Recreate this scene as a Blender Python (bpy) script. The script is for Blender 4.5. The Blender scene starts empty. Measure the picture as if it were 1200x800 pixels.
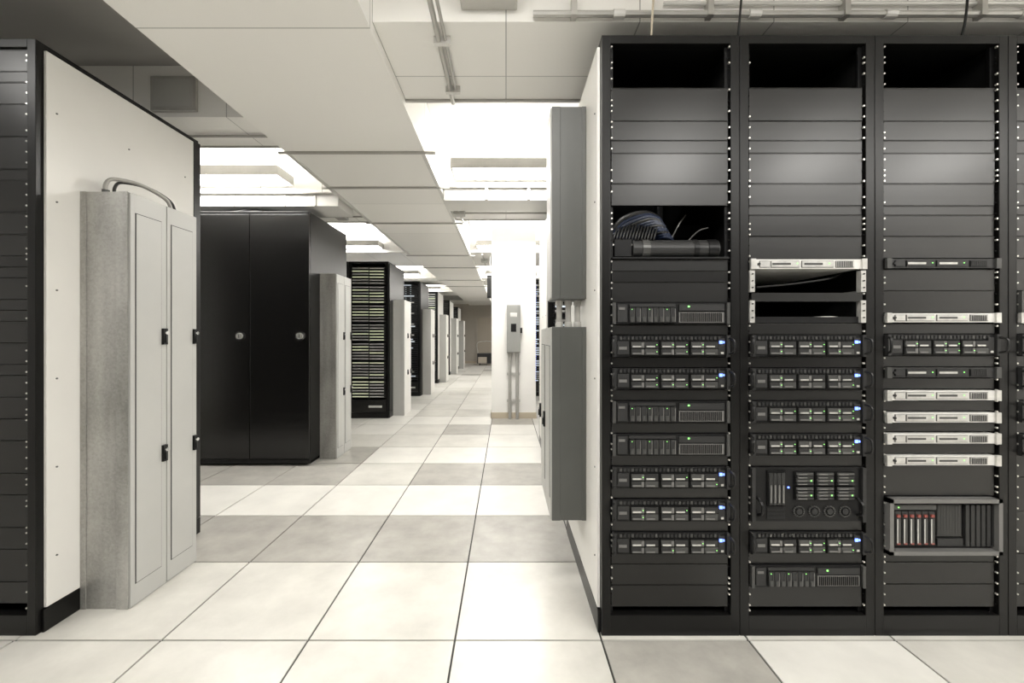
import bpy, math, random
from mathutils import Vector
random.seed(7)
scene = bpy.context.scene
F=497.0; CX=593.0; CY=393.0; H=1.245

# ---------------------------------------------------------------- materials
MATS={}
def mat(name, col, rough=0.5, metal=0.0, emis=None, es=0.0, noise=0.0, nscale=8.0, bump=0.0, spec=0.5, stretch=(1,1,1)):
    m=bpy.data.materials.new(name); m.use_nodes=True
    nt=m.node_tree; b=nt.nodes["Principled BSDF"]
    b.inputs["Base Color"].default_value=(*col,1); b.inputs["Roughness"].default_value=rough
    b.inputs["Metallic"].default_value=metal
    b.inputs["Specular IOR Level"].default_value=spec
    if emis:
        b.inputs["Emission Color"].default_value=(*emis,1); b.inputs["Emission Strength"].default_value=es
        try: m.cycles.emission_sampling='NONE'
        except Exception: pass
    if noise>0 or bump>0:
        tc=nt.nodes.new("ShaderNodeTexCoord"); mp=nt.nodes.new("ShaderNodeMapping")
        mp.inputs["Scale"].default_value=stretch
        n=nt.nodes.new("ShaderNodeTexNoise"); n.inputs["Scale"].default_value=nscale; n.inputs["Detail"].default_value=8
        n.inputs["Roughness"].default_value=0.62
        nt.links.new(tc.outputs["Object"],mp.inputs[0]); nt.links.new(mp.outputs[0],n.inputs["Vector"])
        if noise>0:
            r=nt.nodes.new("ShaderNodeValToRGB")
            r.color_ramp.elements[0].position=0.3; r.color_ramp.elements[1].position=0.7
            r.color_ramp.elements[0].color=(*[c*(1-noise) for c in col],1)
            r.color_ramp.elements[1].color=(*[min(1,c*(1+noise*0.4)) for c in col],1)
            nt.links.new(n.outputs["Fac"],r.inputs[0]); nt.links.new(r.outputs[0],b.inputs["Base Color"])
        if bump>0:
            bp=nt.nodes.new("ShaderNodeBump"); bp.inputs["Strength"].default_value=bump; bp.inputs["Distance"].default_value=0.002
            nt.links.new(n.outputs["Fac"],bp.inputs["Height"]); nt.links.new(bp.outputs[0],b.inputs["Normal"])
    MATS[name]=m; return m
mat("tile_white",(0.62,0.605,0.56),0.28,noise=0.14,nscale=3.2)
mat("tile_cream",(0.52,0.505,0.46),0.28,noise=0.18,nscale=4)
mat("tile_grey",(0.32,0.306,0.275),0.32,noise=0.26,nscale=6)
mat("tile_joint",(0.02,0.019,0.017),0.8)
mat("rack_black",(0.003,0.0029,0.0028),0.34,noise=0.2,nscale=6,spec=0.25)
mat("panel_black",(0.004,0.0038,0.0035),0.34,noise=0.25,nscale=3,spec=0.46)
mat("panel_black_b",(0.0034,0.0032,0.003),0.30,noise=0.25,nscale=3,spec=0.44)
mat("door_black",(0.0045,0.0043,0.0041),0.25,noise=0.2,nscale=2,spec=0.45)
mat("interior_black",(0.002,0.002,0.002),0.8,spec=0.15)
mat("server_black",(0.004,0.004,0.0043),0.4,spec=0.2)
mat("server_dark",(0.015,0.015,0.015),0.45,spec=0.3)
mat("server_grey",(0.13,0.128,0.122),0.4,metal=0.3)
mat("drive_grey",(0.05,0.05,0.048),0.35,metal=0.3,spec=0.4)
mat("silver",(0.60,0.59,0.56),0.32,metal=0.6,noise=0.25,nscale=30)
mat("silver_light",(0.66,0.65,0.62),0.40,metal=0.3,noise=0.12,nscale=14,stretch=(0.4,1,4))
mat("screw",(0.75,0.73,0.68),0.3,metal=0.8)
mat("chrome",(0.8,0.8,0.8),0.12,metal=1)
mat("white_panel",(0.76,0.745,0.705),0.5,noise=0.05,nscale=1.5)
mat("wall_paint",(0.82,0.805,0.77),0.7,noise=0.04,nscale=2)
mat("wall_end_paint",(0.45,0.41,0.35),0.7,noise=0.05,nscale=2)
mat("grey_paint",(0.40,0.398,0.375),0.42,noise=0.06,nscale=3)
mat("switch_paint",(0.24,0.24,0.225),0.42,noise=0.06,nscale=3)
mat("darkgrey_paint",(0.058,0.060,0.055),0.4,noise=0.1,nscale=4)
mat("light_strip",(0.9,0.88,0.84),0.5,emis=(1,0.985,0.95),es=14)
mat("led_green",(0.1,0.8,0.2),0.5,emis=(0.4,1,0.15),es=1.2)
mat("led_blue",(0.1,0.2,0.9),0.5,emis=(0.15,0.25,1),es=3.2)
mat("led_lime",(0.55,0.6,0.42),0.5,emis=(0.78,0.84,0.50),es=0.4)
mat("led_white",(0.6,0.65,0.7),0.5,emis=(0.8,0.9,1.0),es=0.35)
mat("red_plastic",(0.20,0.04,0.03),0.4)
mat("cable_blue",(0.006,0.011,0.028),0.4,spec=0.35)
mat("cable_black",(0.005,0.005,0.005),0.42,spec=0.3)
mat("beige_trim",(0.50,0.43,0.32),0.6)
mat("door_beige",(0.40,0.35,0.28),0.6)
mat("duct_metal",(0.45,0.44,0.41),0.4,metal=0.5,noise=0.15,nscale=4)
m=mat("galvanised",(0.5,0.5,0.48),0.40,metal=0.45)
nt=m.node_tree; b=nt.nodes["Principled BSDF"]
tc=nt.nodes.new("ShaderNodeTexCoord"); v=nt.nodes.new("ShaderNodeTexVoronoi"); v.inputs["Scale"].default_value=110
n=nt.nodes.new("ShaderNodeTexNoise"); n.inputs["Scale"].default_value=5; n.inputs["Detail"].default_value=8
mp=nt.nodes.new("ShaderNodeMapping"); mp.inputs["Scale"].default_value=(1.5,1.5,0.35)
sp=nt.nodes.new("ShaderNodeSeparateColor"); r=nt.nodes.new("ShaderNodeValToRGB")
r.color_ramp.elements[0].color=(0.20,0.195,0.18,1); r.color_ramp.elements[1].color=(0.48,0.47,0.44,1)
r.color_ramp.elements[0].position=0.25; r.color_ramp.elements[1].position=0.62
nt.links.new(tc.outputs["Object"],v.inputs["Vector"]); nt.links.new(tc.outputs["Object"],mp.inputs[0]); nt.links.new(mp.outputs[0],n.inputs["Vector"])
nt.links.new(v.outputs["Color"],sp.inputs[0])
ad=nt.nodes.new("ShaderNodeMath"); ad.operation='MULTIPLY_ADD'; ad.inputs[1].default_value=0.08
nt.links.new(sp.outputs[0],ad.inputs[0])
mm=nt.nodes.new("ShaderNodeMath"); mm.operation='MULTIPLY'; mm.inputs[1].default_value=0.75
nt.links.new(n.outputs["Fac"],mm.inputs[0]); nt.links.new(mm.outputs[0],ad.inputs[2])
nt.links.new(ad.outputs[0],r.inputs[0]); nt.links.new(r.outputs[0],b.inputs["Base Color"])
def ceilmat(name,col,w,h,shift=(0,0,0)):
    m=mat(name,col,0.42); nt=m.node_tree; b=nt.nodes["Principled BSDF"]
    tc=nt.nodes.new("ShaderNodeTexCoord"); mp=nt.nodes.new("ShaderNodeMapping"); mp.inputs["Location"].default_value=shift
    br=nt.nodes.new("ShaderNodeTexBrick"); br.offset=0; br.squash=1
    br.inputs["Scale"].default_value=1; br.inputs["Brick Width"].default_value=w; br.inputs["Row Height"].default_value=h
    br.inputs["Mortar Size"].default_value=0.003; br.inputs["Mortar Smooth"].default_value=0.1
    br.inputs["Color1"].default_value=(*col,1); br.inputs["Color2"].default_value=(*[c*0.93 for c in col],1)
    br.inputs["Mortar"].default_value=(*[c*0.45 for c in col],1)
    nt.links.new(tc.outputs["Object"],mp.inputs[0]); nt.links.new(mp.outputs[0],br.inputs["Vector"]); nt.links.new(br.outputs["Color"],b.inputs["Base Color"])
ceilmat("ceiling_tile",(0.87,0.855,0.815),0.6,1.2,(0.0,0.1,0))
ceilmat("ceiling_band",(0.88,0.865,0.825),2.4,1.25,(1.9,-0.62,0))
mat("ceiling_high_shade",(0.34,0.33,0.31),0.7)  # dark colour paints in the shade of the high left ceiling
mat("duct_paint",(0.62,0.61,0.58),0.5)

# ---------------------------------------------------------------- builder
class B:
    def __init__(s): s.v=[]; s.f=[]; s.mi=[]; s.ml=[]
    def m(s,n):
        if n not in s.ml: s.ml.append(n)
        return s.ml.index(n)
    def box(s,x0,x1,y0,y1,z0,z1,mt):
        if x0>x1:x0,x1=x1,x0
        if y0>y1:y0,y1=y1,y0
        if z0>z1:z0,z1=z1,z0
        k=len(s.v); i=s.m(mt)
        s.v+=[(x0,y0,z0),(x1,y0,z0),(x1,y1,z0),(x0,y1,z0),(x0,y0,z1),(x1,y0,z1),(x1,y1,z1),(x0,y1,z1)]
        for q in [(0,3,2,1),(4,5,6,7),(0,1,5,4),(1,2,6,5),(2,3,7,6),(3,0,4,7)]:
            s.f.append(tuple(k+a for a in q)); s.mi.append(i)
        return s
    def cyl(s,c,ax,r,h,mt,seg=12,r2=None):
        k=len(s.v); i=s.m(mt); r2=r if r2 is None else r2
        for e,rr in ((0,r),(1,r2)):
            for j in range(seg):
                a=2*math.pi*j/seg; u=rr*math.cos(a); w=rr*math.sin(a); t=h*(e-0.5)
                p={'x':(t,u,w),'y':(u,t,w),'z':(u,w,t)}[ax]
                s.v.append((c[0]+p[0],c[1]+p[1],c[2]+p[2]))
        for j in range(seg):
            s.f.append((k+j,k+(j+1)%seg,k+seg+(j+1)%seg,k+seg+j)); s.mi.append(i)
        s.f.append(tuple(k+j for j in range(seg))[::-1]); s.mi.append(i)
        s.f.append(tuple(k+seg+j for j in range(seg))); s.mi.append(i)
        return s
    def tube(s,pts,r,mt,seg=8,sub=6):
        P=[Vector(p) for p in pts]; Q=[]
        if len(P)>2:
            E=[P[0]*2-P[1]]+P+[P[-1]*2-P[-2]]
            for a in range(1,len(E)-2):
                for t in range(sub):
                    u=t/sub; p0,p1,p2,p3=E[a-1:a+3]
                    Q.append(0.5*((2*p1)+(p2-p0)*u+(2*p0-5*p1+4*p2-p3)*u*u+(3*p1-p0-3*p2+p3)*u**3))
            Q.append(P[-1])
        else: Q=P
        k=len(s.v); i=s.m(mt); ref=None
        for a,p in enumerate(Q):
            d=(Q[min(a+1,len(Q)-1)]-Q[max(a-1,0)]).normalized()
            if ref is None: ref=d.orthogonal().normalized()
            n=(ref-d*ref.dot(d)).normalized(); ref=n; bb=d.cross(n)
            for j in range(seg):
                an=2*math.pi*j/seg; s.v.append(tuple(p+(n*math.cos(an)+bb*math.sin(an))*r))
        for a in range(len(Q)-1):
            for j in range(seg):
                s.f.append((k+a*seg+j,k+a*seg+(j+1)%seg,k+(a+1)*seg+(j+1)%seg,k+(a+1)*seg+j)); s.mi.append(i)
        s.f.append(tuple(k+j for j in range(seg))[::-1]); s.mi.append(i)
        e=k+(len(Q)-1)*seg; s.f.append(tuple(e+j for j in range(seg))); s.mi.append(i)
        return s
    def done(s,name,loc=(0,0,0),parent=None,bevel=0):
        me=bpy.data.meshes.new(name); me.from_pydata(s.v,[],s.f)
        for n in s.ml: me.materials.append(MATS[n])
        me.polygons.foreach_set("material_index",s.mi); me.update()
        o=bpy.data.objects.new(name,me); scene.collection.objects.link(o)
        o.location=loc
        if parent: o.parent=parent
        if bevel:
            md=o.modifiers.new("bevel","BEVEL"); md.width=bevel; md.segments=2; md.limit_method='ANGLE'; md.harden_normals=False
        return o
def empty(name,loc):
    o=bpy.data.objects.new(name,None); scene.collection.objects.link(o); o.location=loc; o.empty_display_size=0.1
    return o

# ---------------------------------------------------------------- room
YB,YE=-4.0,19.0; XL,XR=-4.7,4.7
b=B()
b.box(XL,XR,YB,YE,-0.06,-0.006,"tile_joint")
T=0.6; ox=-0.209; oy=1.733; g=0.0045
i0=int((XL-ox)//T); i1=int((XR-ox)//T)+1; j0=int((YB-oy)//T); j1=int((YE-oy)//T)+1
rr=random.Random(3)
for i in range(i0,i1):
    for j in range(j0,j1):
        x0=max(XL,ox+i*T)+g; x1=min(XR,ox+(i+1)*T)-g; y0=max(YB,oy+j*T)+g; y1=min(YE,oy+(j+1)*T)-g
        if x1-x0<0.02 or y1-y0<0.02: continue
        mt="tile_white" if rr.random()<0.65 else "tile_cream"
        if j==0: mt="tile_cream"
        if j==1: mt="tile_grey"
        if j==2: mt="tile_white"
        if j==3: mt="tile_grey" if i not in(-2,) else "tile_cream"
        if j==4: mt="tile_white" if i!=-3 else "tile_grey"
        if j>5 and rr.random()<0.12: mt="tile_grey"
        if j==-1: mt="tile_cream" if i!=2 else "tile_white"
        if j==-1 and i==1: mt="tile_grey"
        b.box(x0,x1,y0,y1,-0.02,0,mt)
b.done("floor")

b=B(); b.box(XL-0.1,XL,YB,YE,0,3.0,"wall_paint"); b.done("wall_left")
b=B(); b.box(XR,XR+0.1,YB,YE,0,3.0,"wall_paint"); b.done("wall_right")
b=B(); b.box(XL,XR,YE,YE+0.1,0,3.0,"wall_end_paint"); b.done("wall_end")
b=B(); b.box(XL,XR,YB-0.1,YB,0,3.0,"wall_paint"); b.done("wall_rear")
b=B(); b.box(XL,XR,YE-0.015,YE,0,0.1,"beige_trim"); b.done("baseboard_end")
b=B(); b.box(XL,XL+0.015,YB,YE-0.02,0,0.1,"beige_trim"); b.done("baseboard_left")
b=B(); b.box(XR-0.015,XR,YB,YE-0.02,0,0.1,"beige_trim"); b.done("baseboard_right")
b=B(); b.box(-1.35,-0.4,YE-0.05,YE-0.016,0,2.1,"wall_end_paint"); b.box(-1.28,-0.47,YE-0.07,YE-0.05,0.01,2.04,"door_beige")
b.cyl((-0.55,YE-0.09,1.0),'y',0.03,0.05,"chrome"); b.done("door_1")

ZC=2.65; ZBAND=2.60; ZT=3.0; XB0,XB1=-1.63,-0.6
b=B()
b.box(XL,XR,YB,YE,ZT,ZT+0.1,"ceiling_tile")
b.box(XL,XB0,YB,2.73,ZT-0.02,ZT,"ceiling_high_shade")
wells=[(2.54,3.98),(5.15,7.1),(8.5,10.3),(11.7,13.5),(14.9,16.7)]
wellsL=[(3.16,4.15),(5.25,7.1),(8.5,10.3),(11.7,13.5),(14.9,16.7)]
def strips(x0,x1,start,ws):
    y=start
    for a,c in ws:
        b.box(x0,x1,y,a,ZC,ZT,"ceiling_tile"); y=c
    b.box(x0,x1,y,YE,ZC,ZT,"ceiling_tile")
strips(XB1,0.9,1.9,wells)
b.box(0.9,XR,1.9,YE,ZC,ZT,"ceiling_tile")
strips(-3.35,XB0,2.73,wellsL)
b.box(XL,-3.35,2.73,YE,ZC,ZT,"ceiling_tile")
b.box(XB0,XB1,YB,YE,ZBAND,ZT,"ceiling_band")
b.done("ceiling")
b=B()
for a,c in wells:
    b.box(XB1,0.9,a-0.02,a+0.0,ZC-0.012,ZC,"duct_metal"); b.box(XB1,0.9,c,c+0.02,ZC-0.012,ZC,"duct_metal")
for a,c in wellsL:
    b.box(-3.35,XB0,a-0.02,a,ZC-0.012,ZC,"duct_metal"); b.box(-3.35,XB0,c,c+0.02,ZC-0.012,ZC,"duct_metal")
b.done("trim_1")
b=B()
for yy in (3.13,3.87,5.1,7.15,8.45,10.35,11.65):
    b.box(XB0-0.05,XB1+0.08,yy-0.010,yy+0.010,ZBAND-0.016,ZBAND,"duct_metal")
for yy,yz in ((3.15,3.85),(3.9,5.08),(5.15,7.1)):
    b.box(XB1-0.03,XB1,yy,yz,ZBAND-0.012,ZBAND,"silver_light"); b.box(XB0,XB0+0.03,yy,yz,ZBAND-0.012,ZBAND,"silver_light")
b.done("trim_2")
b=B(); b.box(-0.59,0.9,4.03,4.38,2.53,2.649,"duct_paint"); b.box(-0.2,-0.17,4.0,4.03,2.53,2.64,"duct_metal"); b.box(0.2,0.23,4.0,4.03,2.53,2.64,"duct_metal"); b.done("air_duct",bevel=0.004)
b=B(); b.box(-3.3,-1.66,4.2,4.6,2.525,2.649,"duct_paint"); 
for xx in(-2.7,-2.2,-1.9): b.box(xx,xx+0.02,4.19,4.2,2.525,2.64,"duct_metal")
b.done("air_duct",bevel=0.004)
b=B(); b.box(-2.27,-1.98,2.705,2.729,2.68,2.90,"duct_metal")
b.box(-2.25,-2.0,2.70,2.705,2.70,2.88,"grey_paint"); b.done("air_vent_cover",bevel=0.003)
b=B(); b.box(-0.2,0.05,1.80,1.899,2.70,2.95,"duct_metal"); b.box(-0.18,0.03,1.792,1.8,2.72,2.93,"grey_paint"); b.done("junction_box",bevel=0.004)
for (x,y) in ((-0.52,4.75),(-0.40,7.8),(-1.9,4.9)):
    b=B(); b.box(x-0.06,x+0.06,y-0.06,y+0.06,2.59,2.649,"grey_paint"); b.box(x-0.05,x+0.05,y-0.05,y+0.05,2.586,2.59,"duct_metal"); b.done("junction_box",bevel=0.003)
b=B()
b.tube([(-0.315,1.25,2.99),(-0.315,1.25,2.68),(-0.315,1.32,2.63),(-0.315,1.95,2.63),(-0.315,2.53,2.63)],0.012,"duct_metal")
b.tube([(-0.285,1.3,2.99),(-0.285,1.3,2.7),(-0.285,1.37,2.632),(-0.285,1.95,2.632),(-0.285,2.40,2.632)],0.008,"duct_metal")
for yy in(2.0,2.4): b.box(-0.34,-0.26,yy-0.012,yy+0.012,2.615,2.65,"silver_light")
b.tube([(-0.59,4.75,2.615),(0.88,4.75,2.615)],0.011,"duct_metal"); b.tube([(-0.52,4.4,2.615),(-0.52,5.13,2.615)],0.011,"duct_metal")
b.tube([(-3.3,4.9,2.615),(-1.66,4.9,2.615)],0.011,"duct_metal"); b.tube([(-0.40,7.15,2.615),(-0.40,8.45,2.615)],0.011,"duct_metal")
b.tube([(-3.3,2.95,2.63),(-1.66,2.95,2.63)],0.010,"duct_metal")
# pipe run along the bulkhead above the racks
b.tube([(0.12,1.878,2.668),(4.6,1.878,2.668)],0.014,"duct_metal"); b.tube([(0.7,1.885,2.72),(4.6,1.885,2.72)],0.009,"silver_light")
for xx in(0.3,0.9,1.5,2.1,2.7,3.4):
    b.box(xx-0.012,xx+0.012,1.858,1.899,2.652,2.735,"duct_metal"); b.cyl((xx+0.2,1.878,2.668),'x',0.019,0.05,"silver_light")
b.done("ceiling_conduit")
b=B()
for xx in(0.64,1.02,2.0):
    b.tube([(xx,1.84,2.99),(xx+0.005,1.84,2.8),(xx-0.006,1.84,2.62),(xx,1.88,2.50)],0.005,"cable_black" if xx>1 else "beige_trim")
b.done("hanging_cable")

LC=(1,0.972,0.92)
def luminaire(x0,x1,yc,z0=2.69,power=22,up=True,name="ceiling_luminaire",upf=0.5):
    e=empty(name,((x0+x1)/2,yc,z0)); w=(x1-x0)/2
    b=B()
    b.box(-w,w,-0.15,-0.135,0,0.085,"duct_metal"); b.box(-w,w,0.135,0.15,0,0.085,"duct_metal")
    b.box(-w,-w+0.015,-0.135,0.135,0,0.085,"duct_metal"); b.box(w-0.015,w,-0.135,0.135,0,0.085,"duct_metal")
    b.box(-w+0.015,w-0.015,-0.135,0.135,0.045,0.055,"silver_light")
    for xx in(-w+0.1,w-0.1): b.cyl((xx,0,(ZT-z0+0.05)/2),'z',0.005,ZT-z0-0.05,"silver")
    b.done("housing",parent=e)
    b=B(); b.box(-w+0.015,w-0.015,-0.134,0.134,0.012,0.02,"light_strip"); b.done("diffuser",parent=e)
    if up:
        b=B(); b.cyl((0,0,0.085),'x',0.014,2*w-0.06,"light_strip"); b.done("lamp_tube",parent=e)
    l=bpy.data.lights.new("lamp","AREA"); l.shape='RECTANGLE'; l.size=2*w-0.05; l.size_y=0.26; l.energy=power; l.color=LC
    o=bpy.data.objects.new("lamp",l); scene.collection.objects.link(o); o.parent=e; o.location=(0,0,-0.003)
    if up:
        l=bpy.data.lights.new("uplight","AREA"); l.shape='RECTANGLE'; l.size=2*w-0.1; l.size_y=0.2; l.energy=power*upf; l.color=LC
        o=bpy.data.objects.new("uplight",l); scene.collection.objects.link(o); o.parent=e; o.location=(0,0,0.105); o.rotation_euler=(math.pi,0,0)
for yc,p in ((3.8,36),(6.95,52),(10.1,50),(13.3,46),(16.5,30)): luminaire(-0.48,0.72,yc,power=p)
luminaire(-0.48,0.72,5.45,power=42)  # extra fixture added in the second well to light the pillar front
for yc,p in ((3.95,40),(6.95,52),(10.1,50),(13.3,46)): luminaire(-3.25,-2.05,yc,power=p)
for xc,p,hw in ((-3.0,16,0.5),(-0.1,34,0.5),(1.5,44,0.32),(2.78,48,0.32),(4.0,50,0.32)): luminaire(xc-hw,xc+hw,-0.4,z0=2.86,power=p,up=False)
luminaire(-0.55,0.45,0.75,z0=2.88,power=22,up=False)
luminaire(-3.2,-2.2,0.75,z0=2.88,power=13,up=False)

# ---------------------------------------------------------------- servers
S1=497/1.758
def ZP(py): return H+(CY-py)/S1
def ledrow(b,x,z,c,y=-0.004,s=0.0035): b.box(x,x+s,y-0.002,y,z,z+s*0.9,c)
def server_B(rk,x0,x1,z0,z1,n,blue=False):
    b=B(); w=x1-x0; h=z1-z0
    b.box(x0+0.008,x1-0.008,0,0.6,z0,z1,"server_black")
    b.box(x0,x0+0.014,-0.012,0.01,z0,z1,"server_dark"); b.box(x1-0.014,x1,-0.012,0.01,z0,z1,"server_dark")
    for k in range(26):
        xx=x0+0.03+k*(w-0.06)/26
        b.box(xx,xx+0.009,-0.004,0,z1-0.018,z1-0.006,"server_dark" if k%3 else "drive_grey")
    for c in range(3):
        cx=x0+w*(0.155+0.255*c); cw=w*0.235
        b.box(cx-0.002,cx+cw+0.002,-0.006,0,z0+0.004,z1-0.022,"interior_black")
        for r in range(2):
            for q in range(2):
                dx=cx+q*cw/2+0.002; dz=z0+0.008+r*(h-0.032)/2
                b.box(dx,dx+cw/2-0.004,-0.010,0,dz,dz+(h-0.032)/2-0.004,"drive_grey" if (q+r)%2 else "server_dark")
                b.box(dx+0.004,dx+cw/2-0.018,-0.013,-0.010,dz+0.003,dz+0.009,"silver" if r else "server_grey")
                if q==0: b.box(dx+cw/2-0.016,dx+cw/2-0.006,-0.0125,-0.010,dz+0.002,dz+(h-0.032)/2-0.006,"server_grey")
                if random.random()<0.4: ledrow(b,dx+cw/2-0.012,dz+0.012,"led_green",-0.0125,0.003)
    b.box(x0+0.02,x0+w*0.14,-0.005,0,z0+0.01,z1-0.025,"server_dark")
    b.box(x0+0.026,x0+w*0.12,-0.007,0,z0+0.03,z0+0.042,"server_grey")
    b.box(x1-w*0.095,x1-0.02,-0.006,0,z0+0.008,z1-0.012,"server_dark")
    if blue:
        b.box(x1-0.043,x1-0.031,-0.009,-0.006,z1-0.035,z1-0.023,"led_blue")
        b.box(x1-0.027,x1-0.023,-0.009,-0.006,z1-0.033,z1-0.025,"led_blue")
    b.box(x1-0.036,x1-0.026,-0.009,-0.006,z0+0.012,z0+0.02,"silver")
    for xx,sg in((x0+0.004,-1),(x1-0.004,1)):
        b.tube([(xx,-0.01,z0+0.012),(xx+sg*0.008,-0.03,z0+0.02),(xx+sg*0.010,-0.034,(z0+z1)/2),(xx+sg*0.008,-0.03,z1-0.02),(xx,-0.01,z1-0.012)],0.005,"cable_black",seg=6,sub=3)
    b.done("rack_server_%d"%n,parent=rk,loc=(0,0,0))
def server_A(rk,x0,x1,z0,z1,n):
    b=B(); w=x1-x0; h=z1-z0
    b.box(x0+0.008,x1-0.008,0,0.6,z0,z1,"server_black")
    b.box(x0,x0+0.012,-0.01,0.01,z0,z1,"drive_grey"); b.box(x1-0.012,x1,-0.01,0.01,z0,z1,"drive_grey")
    b.box(x0+0.02,x0+0.06,-0.006,0,z0+0.008,z1-0.008,"server_dark"); b.box(x0+0.025,x0+0.05,-0.008,0,z1-0.03,z1-0.02,"server_grey")
    for k in range(8):
        xx=x0+0.07+k*0.024
        b.box(xx,xx+0.021,-0.010,0,z0+0.006,z1-0.022,"server_dark")
        b.box(xx+0.004,xx+0.016,-0.013,-0.010,z0+0.009,z0+0.03,"drive_grey")
        b.box(xx+0.017,xx+0.020,-0.012,-0.010,z0+0.009,z1-0.026,"server_grey" if k%2 else "drive_grey")
        if k%3==0: ledrow(b,xx+0.007,z1-0.03,"led_green",-0.010,0.003)
    b.box(x0+0.07,x0+0.26,-0.006,0,z1-0.018,z1-0.006,"server_dark")
    b.box(x0+0.275,x1-0.022,-0.006,0,z1-0.034,z1-0.008,"server_dark")
    ledrow(b,x0+0.31,z1-0.02,"led_green",-0.006,0.007)
    b.box(x0+0.275,x1-0.022,-0.004,0,z0+0.006,z1-0.04,"server_grey")
    for k in range(22):
        xx=x0+0.28+k*0.0083
        if xx+0.005<x1-0.024: b.box(xx,xx+0.005,-0.0055,-0.004,z0+0.009,z1-0.043,"interior_black")
    b.done("rack_server_%d"%n,parent=rk)
def server_silver(rk,x0,x1,z0,z1,n,dark=False):
    b=B(); w=x1-x0; bm="server_dark" if dark else "silver_light"; am="drive_grey" if dark else "silver"
    b.box(x0+0.012,x1-0.012,-0.004,0.55,z0,z1,bm)
    b.box(x0-0.004,x0+0.016,-0.012,0.0,z0-0.002,z1+0.002,am); b.box(x1-0.016,x1+0.004,-0.012,0.0,z0-0.002,z1+0.002,am)
    zm=(z0+z1)/2
    for a,c in((0.07,0.16),(0.17,0.42),(0.44,0.72),(0.74,0.9)):
        b.box(x0+w*a,x0+w*c,-0.007,-0.004,z0+0.005,z1-0.006,"server_grey" if not dark else "server_black")
        b.box(x0+w*a+0.002,x0+w*c-0.002,-0.009,-0.007,z0+0.007,z1-0.008,"silver" if not dark else "server_dark")
    for a in(0.18,0.46):
        b.box(x0+w*a,x0+w*(a+0.16),-0.0105,-0.009,zm-0.004,zm+0.004,"drive_grey" if not dark else "silver")
        ledrow(b,x0+w*(a+0.215),zm,"led_green",-0.009,0.004)
    for k in range(10): b.box(x0+w*(0.75+k*0.014),x0+w*(0.756+k*0.014),-0.0105,-0.009,z0+0.007,z1-0.009,"server_dark")
    b.cyl((x0+0.03,-0.008,zm),'y',0.005,0.008,"server_dark")
    b.done("rack_server_%d"%n,parent=rk)
def server_big(rk,x0,x1,z0,z1,n):
    b=B(); w=x1-x0; h=z1-z0
    b.box(x0+0.008,x1-0.008,0,0.6,z0,z1,"server_black")
    b.box(x0,x0+0.014,-0.012,0.01,z0,z1,"server_dark"); b.box(x1-0.014,x1,-0.012,0.01,z0,z1,"server_dark")
    b.box(x0+w*0.14,x0+w*0.30,-0.006,0,z0+h*0.30,z1-0.012,"interior_black")
    for k in range(4):
        xx=x0+w*0.15+k*w*0.036
        b.box(xx,xx+w*0.03,-0.012,0,z0+h*0.32,z1-0.02,"server_dark"); b.box(xx+0.003,xx+w*0.02,-0.015,-0.012,z0+h*0.36,z1-0.07,"server_grey")
    for c in range(3):
        for r in range(2):
            cx=x0+w*(0.38+0.18*c); dz=z0+h*(0.40+0.27*r)
            b.box(cx,cx+w*0.165,-0.007,0,dz,dz+h*0.25,"interior_black")
            for q in range(4):
                qz=dz+0.004+q*h*0.06
                b.box(cx+0.005,cx+w*0.155,-0.012,0,qz,qz+h*0.045,"drive_grey" if q%2 else "server_dark")
                b.box(cx+0.010,cx+w*0.10,-0.014,-0.012,qz+0.002,qz+0.006,"server_grey")
            ledrow(b,cx+w*0.13,dz+0.02,"led_green",-0.012,0.005)
    ledrow(b,x0+w*0.32,z0+h*0.62,"led_blue",-0.003,0.007)
    for k in range(4):
        cx=x0+w*(0.42+0.135*k); cz=z0+h*0.19
        for q in range(16):
            a=2*math.pi*q/16; b.cyl((cx+0.021*math.cos(a),-0.003,cz+0.021*math.sin(a)),'y',0.003,0.006,"drive_grey",6)
        b.cyl((cx,-0.004,cz),'y',0.012,0.008,"server_dark",12)
    for k in range(12):
        b.box(x0+w*0.14,x0+w*0.30,-0.004,0,z0+0.01+k*0.0045,z0+0.012+k*0.0045,"server_dark")
    for xx,sg in((x0+0.03,-1),(x1-0.03,1)):
        b.tube([(xx,-0.004,z0+h*0.12),(xx,-0.03,z0+h*0.2),(xx,-0.03,z0+h*0.35),(xx,-0.004,z0+h*0.43)],0.006,"cable_black",seg=6,sub=3)
    b.done("rack_server_%d"%n,parent=rk)
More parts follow.
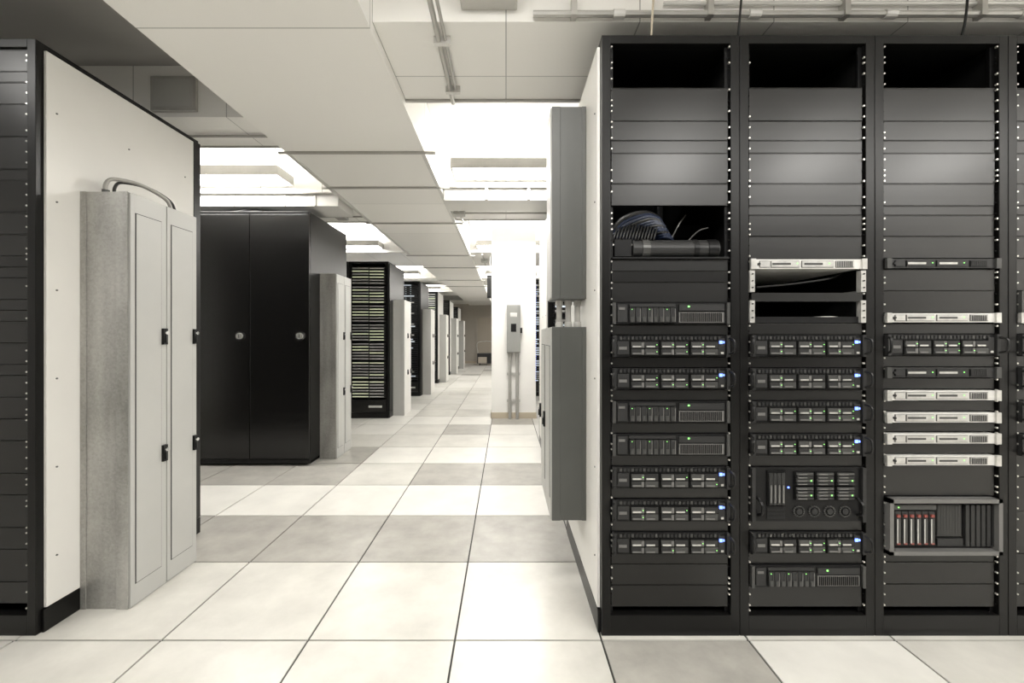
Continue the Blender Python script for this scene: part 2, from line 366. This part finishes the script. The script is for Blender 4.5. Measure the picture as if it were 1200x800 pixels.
def server_frame(rk,x0,x1,z0,z1,n):
    b=B(); w=x1-x0; h=z1-z0
    b.box(x0+0.008,x1-0.008,0.012,0.6,z0,z1,"server_black")
    t=0.016
    for a in((x0,x1,z0,z0+t),(x0,x1,z1-t,z1),(x0,x0+t,z0,z1),(x1-t,x1,z0,z1)):
        b.box(a[0],a[1],-0.02,0.012,a[2],a[3],"server_grey")
    for k in range(6):
        xx=x0+0.035+k*0.028
        b.box(xx,xx+0.024,-0.004,0.012,z0+0.035,z1-0.055,"server_dark"); b.box(xx+0.004,xx+0.02,-0.008,-0.004,z0+0.045,z1-0.085,"drive_grey")
        b.box(xx+0.004,xx+0.008,-0.010,-0.008,z0+0.045,z1-0.085,"silver")
        b.box(xx+0.006,xx+0.018,-0.010,-0.004,z1-0.078,z1-0.068,"red_plastic"); b.box(xx+0.006,xx+0.018,-0.010,-0.004,z0+0.04,z0+0.046,"red_plastic")
    b.box(x0+0.03,x0+0.21,0.0,0.012,z1-0.05,z1-0.03,"drive_grey"); ledrow(b,x0+0.05,z1-0.042,"led_green",0.0,0.005)
    for k in range(20):
        b.box(x0+0.215+k*0.005,x0+0.2175+k*0.005,0.0,0.012,z0+0.07,z1-0.03,"drive_grey")
    for k in range(6):
        b.box(x0+0.33+k*0.022,x0+0.345+k*0.022,-0.002,0.012,z0+0.03,z1-0.03,"server_dark")
    b.box(x0+0.215,x0+0.32,0,0.012,z0+0.03,z0+0.06,"server_dark")
    b.done("rack_server_%d"%n,parent=rk)

# rack frame ------------------------------------------------------
RD=0.93; RH=2.49
def rack_frame(rk,w,h=RH,d=RD,side_l=None,side_r=None,rail=True):
    b=B(); p=0.036
    for x0 in(0.001,w-p-0.001):
        b.box(x0,x0+p,0,0.05,0,h,"rack_black"); b.box(x0,x0+p,d-0.05,d,0,h,"rack_black")
    b.box(p,w-p,0,0.04,h-0.035,h,"rack_black"); b.box(p,w-p,0.0,0.04,0,0.085,"rack_black")
    b.box(0.001,w-0.001,0.05,d-0.05,h-0.02,h,"rack_black"); b.box(0.001,w-0.001,0.05,d-0.05,0,0.05,"rack_black")
    b.box(p,w-p,d-0.02,d-0.005,0.0,h,"interior_black")
    for x0 in(0.001,w-0.011): b.box(x0,x0+0.010,0.05,d-0.05,0.05,h-0.02,"interior_black")
    for x0 in(0.06,w-0.09): b.box(x0,x0+0.03,0.70,0.73,0.05,h-0.02,"server_dark")
    b.done("frame",parent=rk,bevel=0.002)
    b=B()
    for x0 in(0.030,w-0.052):
        b.box(x0,x0+0.022,0.022,0.030,0.085,h-0.036,"server_black")
    b.done("mounting_rails",parent=rk)
    if side_l or side_r:
        b=B()
        if side_l: b.box(-0.012,0.0,0.03,d-0.06,0.10,h-0.03,side_l); b.box(-0.012,0.0,0.02,d-0.0,0.0,0.095,"rack_black"); b.box(-0.012,0.0,d-0.055,d,0.1,h-0.02,"rack_black")
        if side_r: b.box(w,w+0.012,0.03,d-0.06,0.10,h-0.03,side_r); b.box(w,w+0.012,0.02,d-0.0,0.0,0.095,"rack_black"); b.box(w,w+0.012,d-0.055,d,0.1,h-0.02,"rack_black")
        xs=-0.013 if side_l else w+0.013
        for yy in(0.07,0.42,0.80):
            for k in range(6): b.cyl((xs,yy,0.3+k*0.38),'x',0.004,0.006,"server_grey",8)
        b.done("side_panel",parent=rk,bevel=0.001)
def blanks(rk,w,segs,open_=()):
    b=B(); x0=0.044; x1=w-0.044
    for k,(a,c) in enumerate(segs):
        z1=ZP(a)-0.0012; z0=ZP(c)+0.0012
        yy=0.010+random.random()*0.003
        b.box(x0,x1,yy,0.022,z0,z1,"panel_black" if k%3 else "panel_black_b")
        b.box(x0,x1,yy-0.002,yy,z1-0.003,z1,"panel_black_b")
    b.done("blanking_panels",parent=rk,bevel=0.0008)
def screws(rk,w,ya=50,yb=716,dense=True):
    b=B(); rnd=random.Random(int(w*1000)+len(bpy.data.objects))
    y=ya+4
    while y<yb:
        for xx in(0.0425,w-0.0425):
            if rnd.random()<0.72:
                b.cyl((xx+0.001*rnd.random(),0.006,ZP(y)),'y',0.0036,0.008,"screw",8)
            else: b.cyl((xx,0.009,ZP(y)),'y',0.003,0.004,"interior_black",6)
        y+=12.6*(0.5 if rnd.random()<0.25 else 1)
    b.done("cage_nut_screws",parent=rk)

YR=1.758
xr=[0.396,0.969,1.529,2.082,2.64,3.2]
def srv_px(fn,rk,w,a,c,n,**k): fn(rk,0.045,w-0.045,ZP(c),ZP(a),n,**k)
w=xr[1]-xr[0]; rk=empty("server_rack",(xr[0],YR,0)); rack_frame(rk,w,side_l="white_panel")
seg=[(101,140),(140,163),(163,178),(178,214),(214,240),(303,317),(317,330),(330,354)]
cs=[367,405.3,443.7,482.5,521,559.5,598,636.5]
for k in range(7): seg.append((cs[k]+13,cs[k+1]-13))
seg+=[(650,662),(662,687),(687,713)]
blanks(rk,w,seg); screws(rk,w)
for n,(c,t) in enumerate(zip(cs,"ABBAABBB")):
    if t=='A': srv_px(server_A,rk,w,c-12.6,c+12.6,n+1)
    else: srv_px(server_B,rk,w,c-12.6,c+12.6,n+1,blue=n in(1,2,5,6,7))
b=B()
for k in range(12):
    b.tube([(0.05+0.004*k,0.05,ZP(268+1.8*k)),(0.10+0.010*k,0.03+0.010*k,ZP(253+k*2.3)),(0.20+0.007*k,0.04,ZP(246+2.6*k)),(0.275+0.004*k,0.07,ZP(258+2*k)),(0.285+0.003*k,0.14,ZP(294))],0.0095,"cable_blue" if k%3 else "cable_black")
for k in range(14):
    x=0.055+k*0.013; b.cyl((x,0.035,ZP(285)),'y',0.004,0.02,"silver",8); b.tube([(x,0.05,ZP(285)),(x,0.02,ZP(278)),(x+0.02,0.04,ZP(264)),(x+0.05,0.1,ZP(250))],0.004,"cable_black")
b.tube([(0.33,0.12,ZP(276)),(0.36,0.1,ZP(256)),(0.40,0.12,ZP(242))],0.003,"server_grey"); b.tube([(0.40,0.15,ZP(280)),(0.46,0.14,ZP(262)),(0.50,0.12,ZP(258))],0.003,"server_grey")
b.box(0.05,w-0.05,0.25,0.26,ZP(262),ZP(246),"server_dark")
b.done("network_cables",parent=rk)
b=B(); b.cyl((0.315,0.045,ZP(290)),'x',0.040,0.36,"server_dark",24); b.cyl((0.19,0.045,ZP(290)),'x',0.044,0.03,"drive_grey",24); b.cyl((0.40,0.045,ZP(290)),'x',0.043,0.02,"server_black",24); b.cyl((0.47,0.045,ZP(290)),'x',0.043,0.04,"server_black",24)
b.box(0.045,w-0.045,-0.002,0.02,ZP(303),ZP(301),"server_black")
b.box(0.06,0.13,0.02,0.05,ZP(299),ZP(279),"server_black"); b.done("cable_manager",parent=rk)

w=xr[2]-xr[1]; rk=empty("server_rack",(xr[1],YR,0)); rack_frame(rk,w)
seg=[(101,140),(140,163),(163,178),(178,214),(214,240),(240,251),(251,276),(276,303)]
seg+=[(378.5,392),(418,431),(457,469.5),(495.5,508),(534,547),(611,623),(649,662),(688,713)]
blanks(rk,w,seg); screws(rk,w)
srv_px(server_silver,rk,w,304,315,1)
for n,c in enumerate((405,444,482.5,521)): srv_px(server_B,rk,w,c-12.6,c+12.6,n+2,blue=True)
srv_px(server_big,rk,w,547.5,610.5,6)
srv_px(server_B,rk,w,623.5,648.5,7,blue=True); srv_px(server_A,rk,w,662.5,687.5,8)
b=B()
for a,c in((317,342),(352,378)):
    for xx in(0.040,w-0.06):
        b.box(xx,xx+0.02,-0.004,0.02,ZP(c),ZP(a),"silver"); b.box(xx+0.003,xx+0.017,0.02,0.5,ZP(c),ZP(c)+0.006,"server_grey")
        for q in range(3): b.cyl((xx+0.01,-0.006,ZP(a+4+q*8)),'y',0.003,0.006,"interior_black",6)
b.box(0.05,w-0.05,0.002,0.02,ZP(353),ZP(343),"panel_black"); b.box(0.06,w-0.06,0.01,0.5,ZP(378),ZP(371),"server_black")
b.tube([(0.10,0.05,ZP(335)),(0.25,0.06,ZP(331)),(0.40,0.05,ZP(325)),(0.5,0.1,ZP(318))],0.004,"cable_black")
b.tube([(0.08,0.03,ZP(375)),(0.2,0.03,ZP(374)),(0.40,0.04,ZP(371)),(0.48,0.04,ZP(374))],0.004,"silver")
b.done("slide_rails",parent=rk)

w=xr[3]-xr[2]; rk=empty("server_rack",(xr[2],YR,0)); rack_frame(rk,w)
seg=[(101,140),(140,163),(163,178),(178,214),(214,240),(240,251),(251,276),(276,302)]
seg+=[(315,340),(340,366),(379,391),(417,430),(443,456),(470,482),(496,506),(520,532),(546,582),(649,660),(660,686),(686,713)]
blanks(rk,w,seg); screws(rk,w)
srv_px(server_silver,rk,w,303.5,314,1,dark=True)
srv_px(server_silver,rk,w,367,377.5,2)
srv_px(server_B,rk,w,391.5,416.5,3)
srv_px(server_silver,rk,w,430.5,442,4,dark=True)
for n,c in enumerate((463,489,513.5,539)): srv_px(server_silver,rk,w,c-5.6,c+5.6,5+n)
srv_px(server_frame,rk,w,583,648,9)
for q in(3,4):
    w=xr[q+1]-xr[q]; rk=empty("server_rack",(xr[q],YR,0)); rack_frame(rk,w)
    seg=[(101,140),(140,163),(163,178),(178,214),(214,240),(240,251),(251,276),(276,302),(302,340),(379,391),(417,430),(456,469),(495,508),(534,560),(560,600),(600,650),(650,686),(686,713)]
    blanks(rk,w,seg); screws(rk,w)
    for n,(a,c) in enumerate(((391.5,416.5),(430.5,455.5),(469.5,494.5),(508.5,533.5))): srv_px(server_B,rk,w,a,c,n+1)
    srv_px(server_A,rk,w,341,366,5); srv_px(server_silver,rk,w,367,378,6)

# left front racks
XWL=-1.937
for q in range(3):
    w=0.565; rk=empty("server_rack",(XWL-0.012-w*(q+1)-0.002*q,YR,0)); 
    rack_frame(rk,w,h=2.475,side_r="white_panel" if q==0 else None)
    seg=[]; y=56
    while y<705:
        st=rnd=random.choice((12.8,25.6,25.6,38.4)); seg.append((y,min(y+st,713))); y+=st
    blanks(rk,w,seg); screws(rk,w,ya=60)

# ---------------------------------------------------------------- electrical boxes
def elec_box(name,xw,sg,y0,y1,z0,z1,pr,sm,dm,nd=2,latch=(0.66,1.24),loop=False,seam=True):
    e=empty(name,(xw,y0,z0)); L=y1-y0; h=z1-z0
    b=B(); f=sg*pr
    b.box(0,f*0.94,0,L,0,h,sm)
    b.box(f*0.72,f*0.965,-0.004,0.0,0.0,h,sm)
    b.box(0,f*0.12,-0.004,0.0,0.0,h,sm)
    b.done("enclosure",parent=e,bevel=0.002)
    b=B(); dw=L/nd
    for k in range(nd):
        a=k*dw+0.003; c=(k+1)*dw-0.003
        b.box(f*0.94,f,a,c,0.004,h-0.004,dm)
        if seam:
            b.box(f,f+sg*0.0015,a+0.022,c-0.03,0.10,h-0.09,"server_dark")
            b.box(f,f+sg*0.004,a+0.026,c-0.034,0.104,h-0.094,dm)
    b.done("doors",parent=e,bevel=0.002)
    b=B()
    for k in range(nd):
        for lz in latch:
            c=(k+1)*dw-0.022; zz=lz-z0
            b.box(f,f+sg*0.014,c-0.013,c+0.013,zz-0.04,zz+0.04,"server_black"); b.cyl((f+sg*0.018,c,zz+0.018),'x',0.009,0.01,"chrome",10)
            b.box(f+sg*0.014,f+sg*0.02,c-0.005,c+0.005,zz-0.03,zz+0.005,"server_dark")
    if latch: b.done("latches",parent=e)
    if loop:
        b=B()
        for dy,r in((0,0.009),(0.045,0.007)):
            b.tube([(f*0.30,0.05+dy,h),(f*0.30,0.05+dy,h+0.05),(f*0.34,0.08+dy,h+0.085),(f*0.55,0.17+dy,h+0.09),(f*0.78,0.26+dy*0.6,h+0.05),(f*0.82,0.29+dy*0.6,h+0.0)],r,"drive_grey" if dy else "duct_metal")
            for yy in(0.05+dy,): b.cyl((f*0.30,yy,h+0.012),'z',r+0.006,0.024,"drive_grey")
        b.done("flexible_conduit",parent=e)
    return e
elec_box("electrical_panel_enclosure",XWL+0.001,1,1.93,2.345,0,1.90,0.226,"galvanised","grey_paint",loop=True)
e=elec_box("electrical_panel_enclosure",0.383,-1,2.03,2.56,0.36,1.286,0.17,"darkgrey_paint","grey_paint",latch=(0.8,))
elec_box("electrical_panel_enclosure",0.383,-1,2.03,2.22,1.42,2.34,0.17,"darkgrey_paint","grey_paint",nd=1,latch=(),seam=False)
b=B()
for k in range(3):
    xx=-0.03-k*0.045
    b.cyl((xx,0.07,0.926+0.067),'z',0.014,0.134,"duct_metal"); b.cyl((xx,0.07,0.94),'z',0.019,0.025,"silver"); b.cyl((xx,0.07,1.045),'z',0.019,0.025,"silver")
b.done("conduit_nipples",parent=e)

# ---------------------------------------------------------------- cabinet row 2 left
def cabinet(x0,x1,y0,h,d,name="network_cabinet",rot=False):
    w=x1-x0; e=empty(name,(x1 if rot else x0,y0,0)); b=B()
    if rot: e.rotation_euler=(0,0,math.pi)
    b.box(0,w,0.03,d,0.04,h,"rack_black"); b.box(0.02,w-0.02,0.06,d-0.02,0,0.04,"interior_black")
    b.box(0,w,0.0,0.03,h-0.02,h,"rack_black"); b.box(0,w,0.0,0.03,0.02,0.06,"rack_black")
    b.done("carcass",parent=e,bevel=0.003)
    b=B()
    b.box(0.002,w-0.002,0.004,0.028,0.065,h-0.024,"door_black"); b.done("door",parent=e,bevel=0.004)
    b=B(); zz=1.24; b.cyl((w-0.085,-0.004,zz),'y',0.042,0.016,"chrome",24,0.042); b.cyl((w-0.085,-0.014,zz),'y',0.022,0.012,"server_grey",16); b.cyl((w-0.085,-0.018,zz),'y',0.030,0.006,"silver",16)
    b.box(w-0.09,w-0.08,-0.026,-0.018,zz-0.018,zz+0.018,"chrome"); b.done("round_lock",parent=e,bevel=0.001)
cabinet(-3.60,-3.025,4.05,2.43,0.95); cabinet(-3.023,-2.453,4.05,2.43,0.95); cabinet(-2.451,-1.88,4.05,2.43,0.95)
for k in range(14): cabinet(-4.2+0.602*k,-4.2+0.602*k+0.6,-1.75,2.43,0.95,rot=True)  # unseen row behind the camera, added to darken reflections in the rack fronts
b=B()
for k in range(5): b.tube([(-2.85+0.05*k,4.2,2.452),(-2.7+0.06*k,4.25,2.475+0.01*(k%3)),(-2.5+0.04*k,4.3,2.46),(-2.4+0.05*k,4.5,2.475),(-2.3,4.8,2.452)],0.012,"cable_black")
b.done("cable_bundle")
elec_box("electrical_panel_enclosure",-1.879,1,4.28,4.68,0,1.87,0.17,"galvanised","grey_paint")

# ---------------------------------------------------------------- far rows
def far_rack(x0,w,y0,h,kind,side=None,sr=True):
    rk=empty("server_rack",(x0,y0,0)); rack_frame(rk,w,h=h,d=0.92,side_r=side if sr else None,side_l=side if not sr else None)
    b=B(); z=0.30; k=0; rnd=random.Random(int(y0*10+x0*7))
    b.box(0.045,w-0.045,0.01,0.03,0.09,0.28,"panel_black"); b.box(0.30,w-0.1,0.006,0.01,0.16,0.19,"silver_light")
    while z<h-0.10:
        if kind=='lime':
            b.box(0.05,w-0.05,0.0,0.4,z+0.004,z+0.040,"server_dark")
            b.box(0.06,w*0.5,-0.004,0.0,z+0.020,z+0.032,"led_lime" if rnd.random()<0.5 else "silver_light"); b.box(w*0.53,w-0.07,-0.004,0,z+0.018,z+0.030,"silver_light" if rnd.random()<0.6 else "led_lime")
        elif kind=='blue':
            b.box(0.05,w-0.05,0.0,0.4,z+0.004,z+0.040,"server_black")
            r=rnd.random()
            if r<0.5: b.box(0.07,w*rnd.uniform(0.4,0.85),-0.004,0.0,z+0.012,z+0.03,"led_white")
            elif r<0.7: b.box(0.07,w*0.8,-0.004,0,z+0.01,z+0.032,"silver")
            for q in range(4): b.box(0.1+q*0.1,0.12+q*0.1,-0.006,0,z+0.02,z+0.028,"led_blue" if q==1 else "led_white")
        elif kind=='dark':
            b.box(0.05,w-0.05,0.0,0.3,z+0.002,z+0.042,"panel_black" if k%3 else "server_dark")
            if k%5==0: b.box(0.1,w-0.2,-0.004,0,z+0.015,z+0.025,"silver")
        z+=0.0445*(1.4 if (kind=='lime' and k%6==5) else 1); k+=1
    b.done("rack_servers",parent=rk)
rows=[(6.38,-1.77,['lime','dark'],2.36),(8.72,-1.77,['blue','dark'],2.36),(11.05,-1.78,['lime','blue'],2.40),(13.38,-1.78,['dark','dark'],2.36),(15.7,-1.78,['dark','blue'],2.3)]
for y0,xe,kinds,h in rows:
    for q,kd in enumerate(kinds): far_rack(xe-0.6*(q+1)-0.002*q,0.6,y0,h,kd,side="rack_black" if q==0 and y0<9 else ("white_panel" if q==0 else None))
    elec_box("electrical_panel_enclosure",xe+0.013,1,y0+0.22,y0+0.65,0,1.80,0.18,"grey_paint","white_panel",seam=False)
for y0 in(4.05,8.72,11.05,13.38):
    for q in range(3): far_rack(0.40+0.602*q,0.6,y0,2.40,'dark' if q else 'blue',side="white_panel" if q==0 else None,sr=False)

# ---------------------------------------------------------------- pillar
e=empty("support_pillar",(-0.218,6.38,0)); b=B()
b.box(0,0.667,0,0.6,0.0,2.99,"wall_paint"); b.done("shaft",parent=e,bevel=0.006)
b=B(); b.box(-0.01,0.677,-0.012,0.0,0,0.09,"beige_trim"); b.box(-0.012,0,-0.012,0.6,0,0.09,"beige_trim"); b.done("base_trim",parent=e)
e=empty("disconnect_switch",(0.012,6.38,0)); b=B()
b.box(0,0.20,-0.10,-0.001,0.99,1.70,"switch_paint"); b.box(0.01,0.19,-0.108,-0.10,1.0,1.69,"switch_paint")
b.box(0.06,0.14,-0.112,-0.108,1.30,1.42,"server_black"); b.box(0.20,0.23,-0.07,-0.04,1.28,1.36,"server_black"); b.box(0.05,0.15,-0.112,-0.108,1.52,1.58,"silver_light")
b.done("switch_box",parent=e,bevel=0.004)
b=B()
for xx in(0.045,0.155): b.cyl((xx,-0.05,0.495),'z',0.024,0.99,"duct_metal",12); b.cyl((xx,-0.05,0.97),'z',0.034,0.04,"silver",12)
for zz in(0.25,0.65): b.box(0.0,0.2,-0.03,-0.013,zz,zz+0.04,"silver")
b.done("conduit_pipes",parent=e)
b=B(); b.box(-0.33,-0.23,7.4,7.46,1.9,2.3,"server_black"); b.cyl((-0.28,7.43,2.475),'z',0.01,0.36,"silver"); b.box(-0.32,-0.24,7.395,7.4,1.93,2.27,"panel_black"); b.done("hanging_display")
b=B(); b.box(-1.2,-0.5,17.6,18.1,0.08,0.5,"server_dark"); b.box(-1.15,-0.8,17.5,17.6,0.1,0.35,"door_beige")
for xx in(-1.1,-0.6):
    for yy in(17.7,18.0): b.cyl((xx,yy,0.04),'x',0.04,0.03,"cable_black")
b.tube([(-1.2,18.1,0.5),(-1.2,18.15,0.95),(-0.5,18.15,0.95),(-0.5,18.1,0.5)],0.015,"silver",sub=4)
b.done("equipment_cart")

# ---------------------------------------------------------------- world, camera
wd=bpy.data.worlds.new("world"); scene.world=wd; wd.use_nodes=True
wd.node_tree.nodes["Background"].inputs[0].default_value=(1,0.96,0.9,1); wd.node_tree.nodes["Background"].inputs[1].default_value=0.3
cd=bpy.data.cameras.new("camera"); cd.sensor_width=36; cd.lens=F/1200*36; cd.clip_start=0.05
cd.shift_x=(600-CX)/1200; cd.shift_y=(CY-400)/1200
co=bpy.data.objects.new("camera",cd); scene.collection.objects.link(co); co.location=(0,0,H); co.rotation_euler=(math.pi/2,0,0)
scene.camera=co
scene.view_settings.view_transform='Standard'; scene.view_settings.look='None'
scene.view_settings.exposure=0.05; scene.view_settings.gamma=1.10
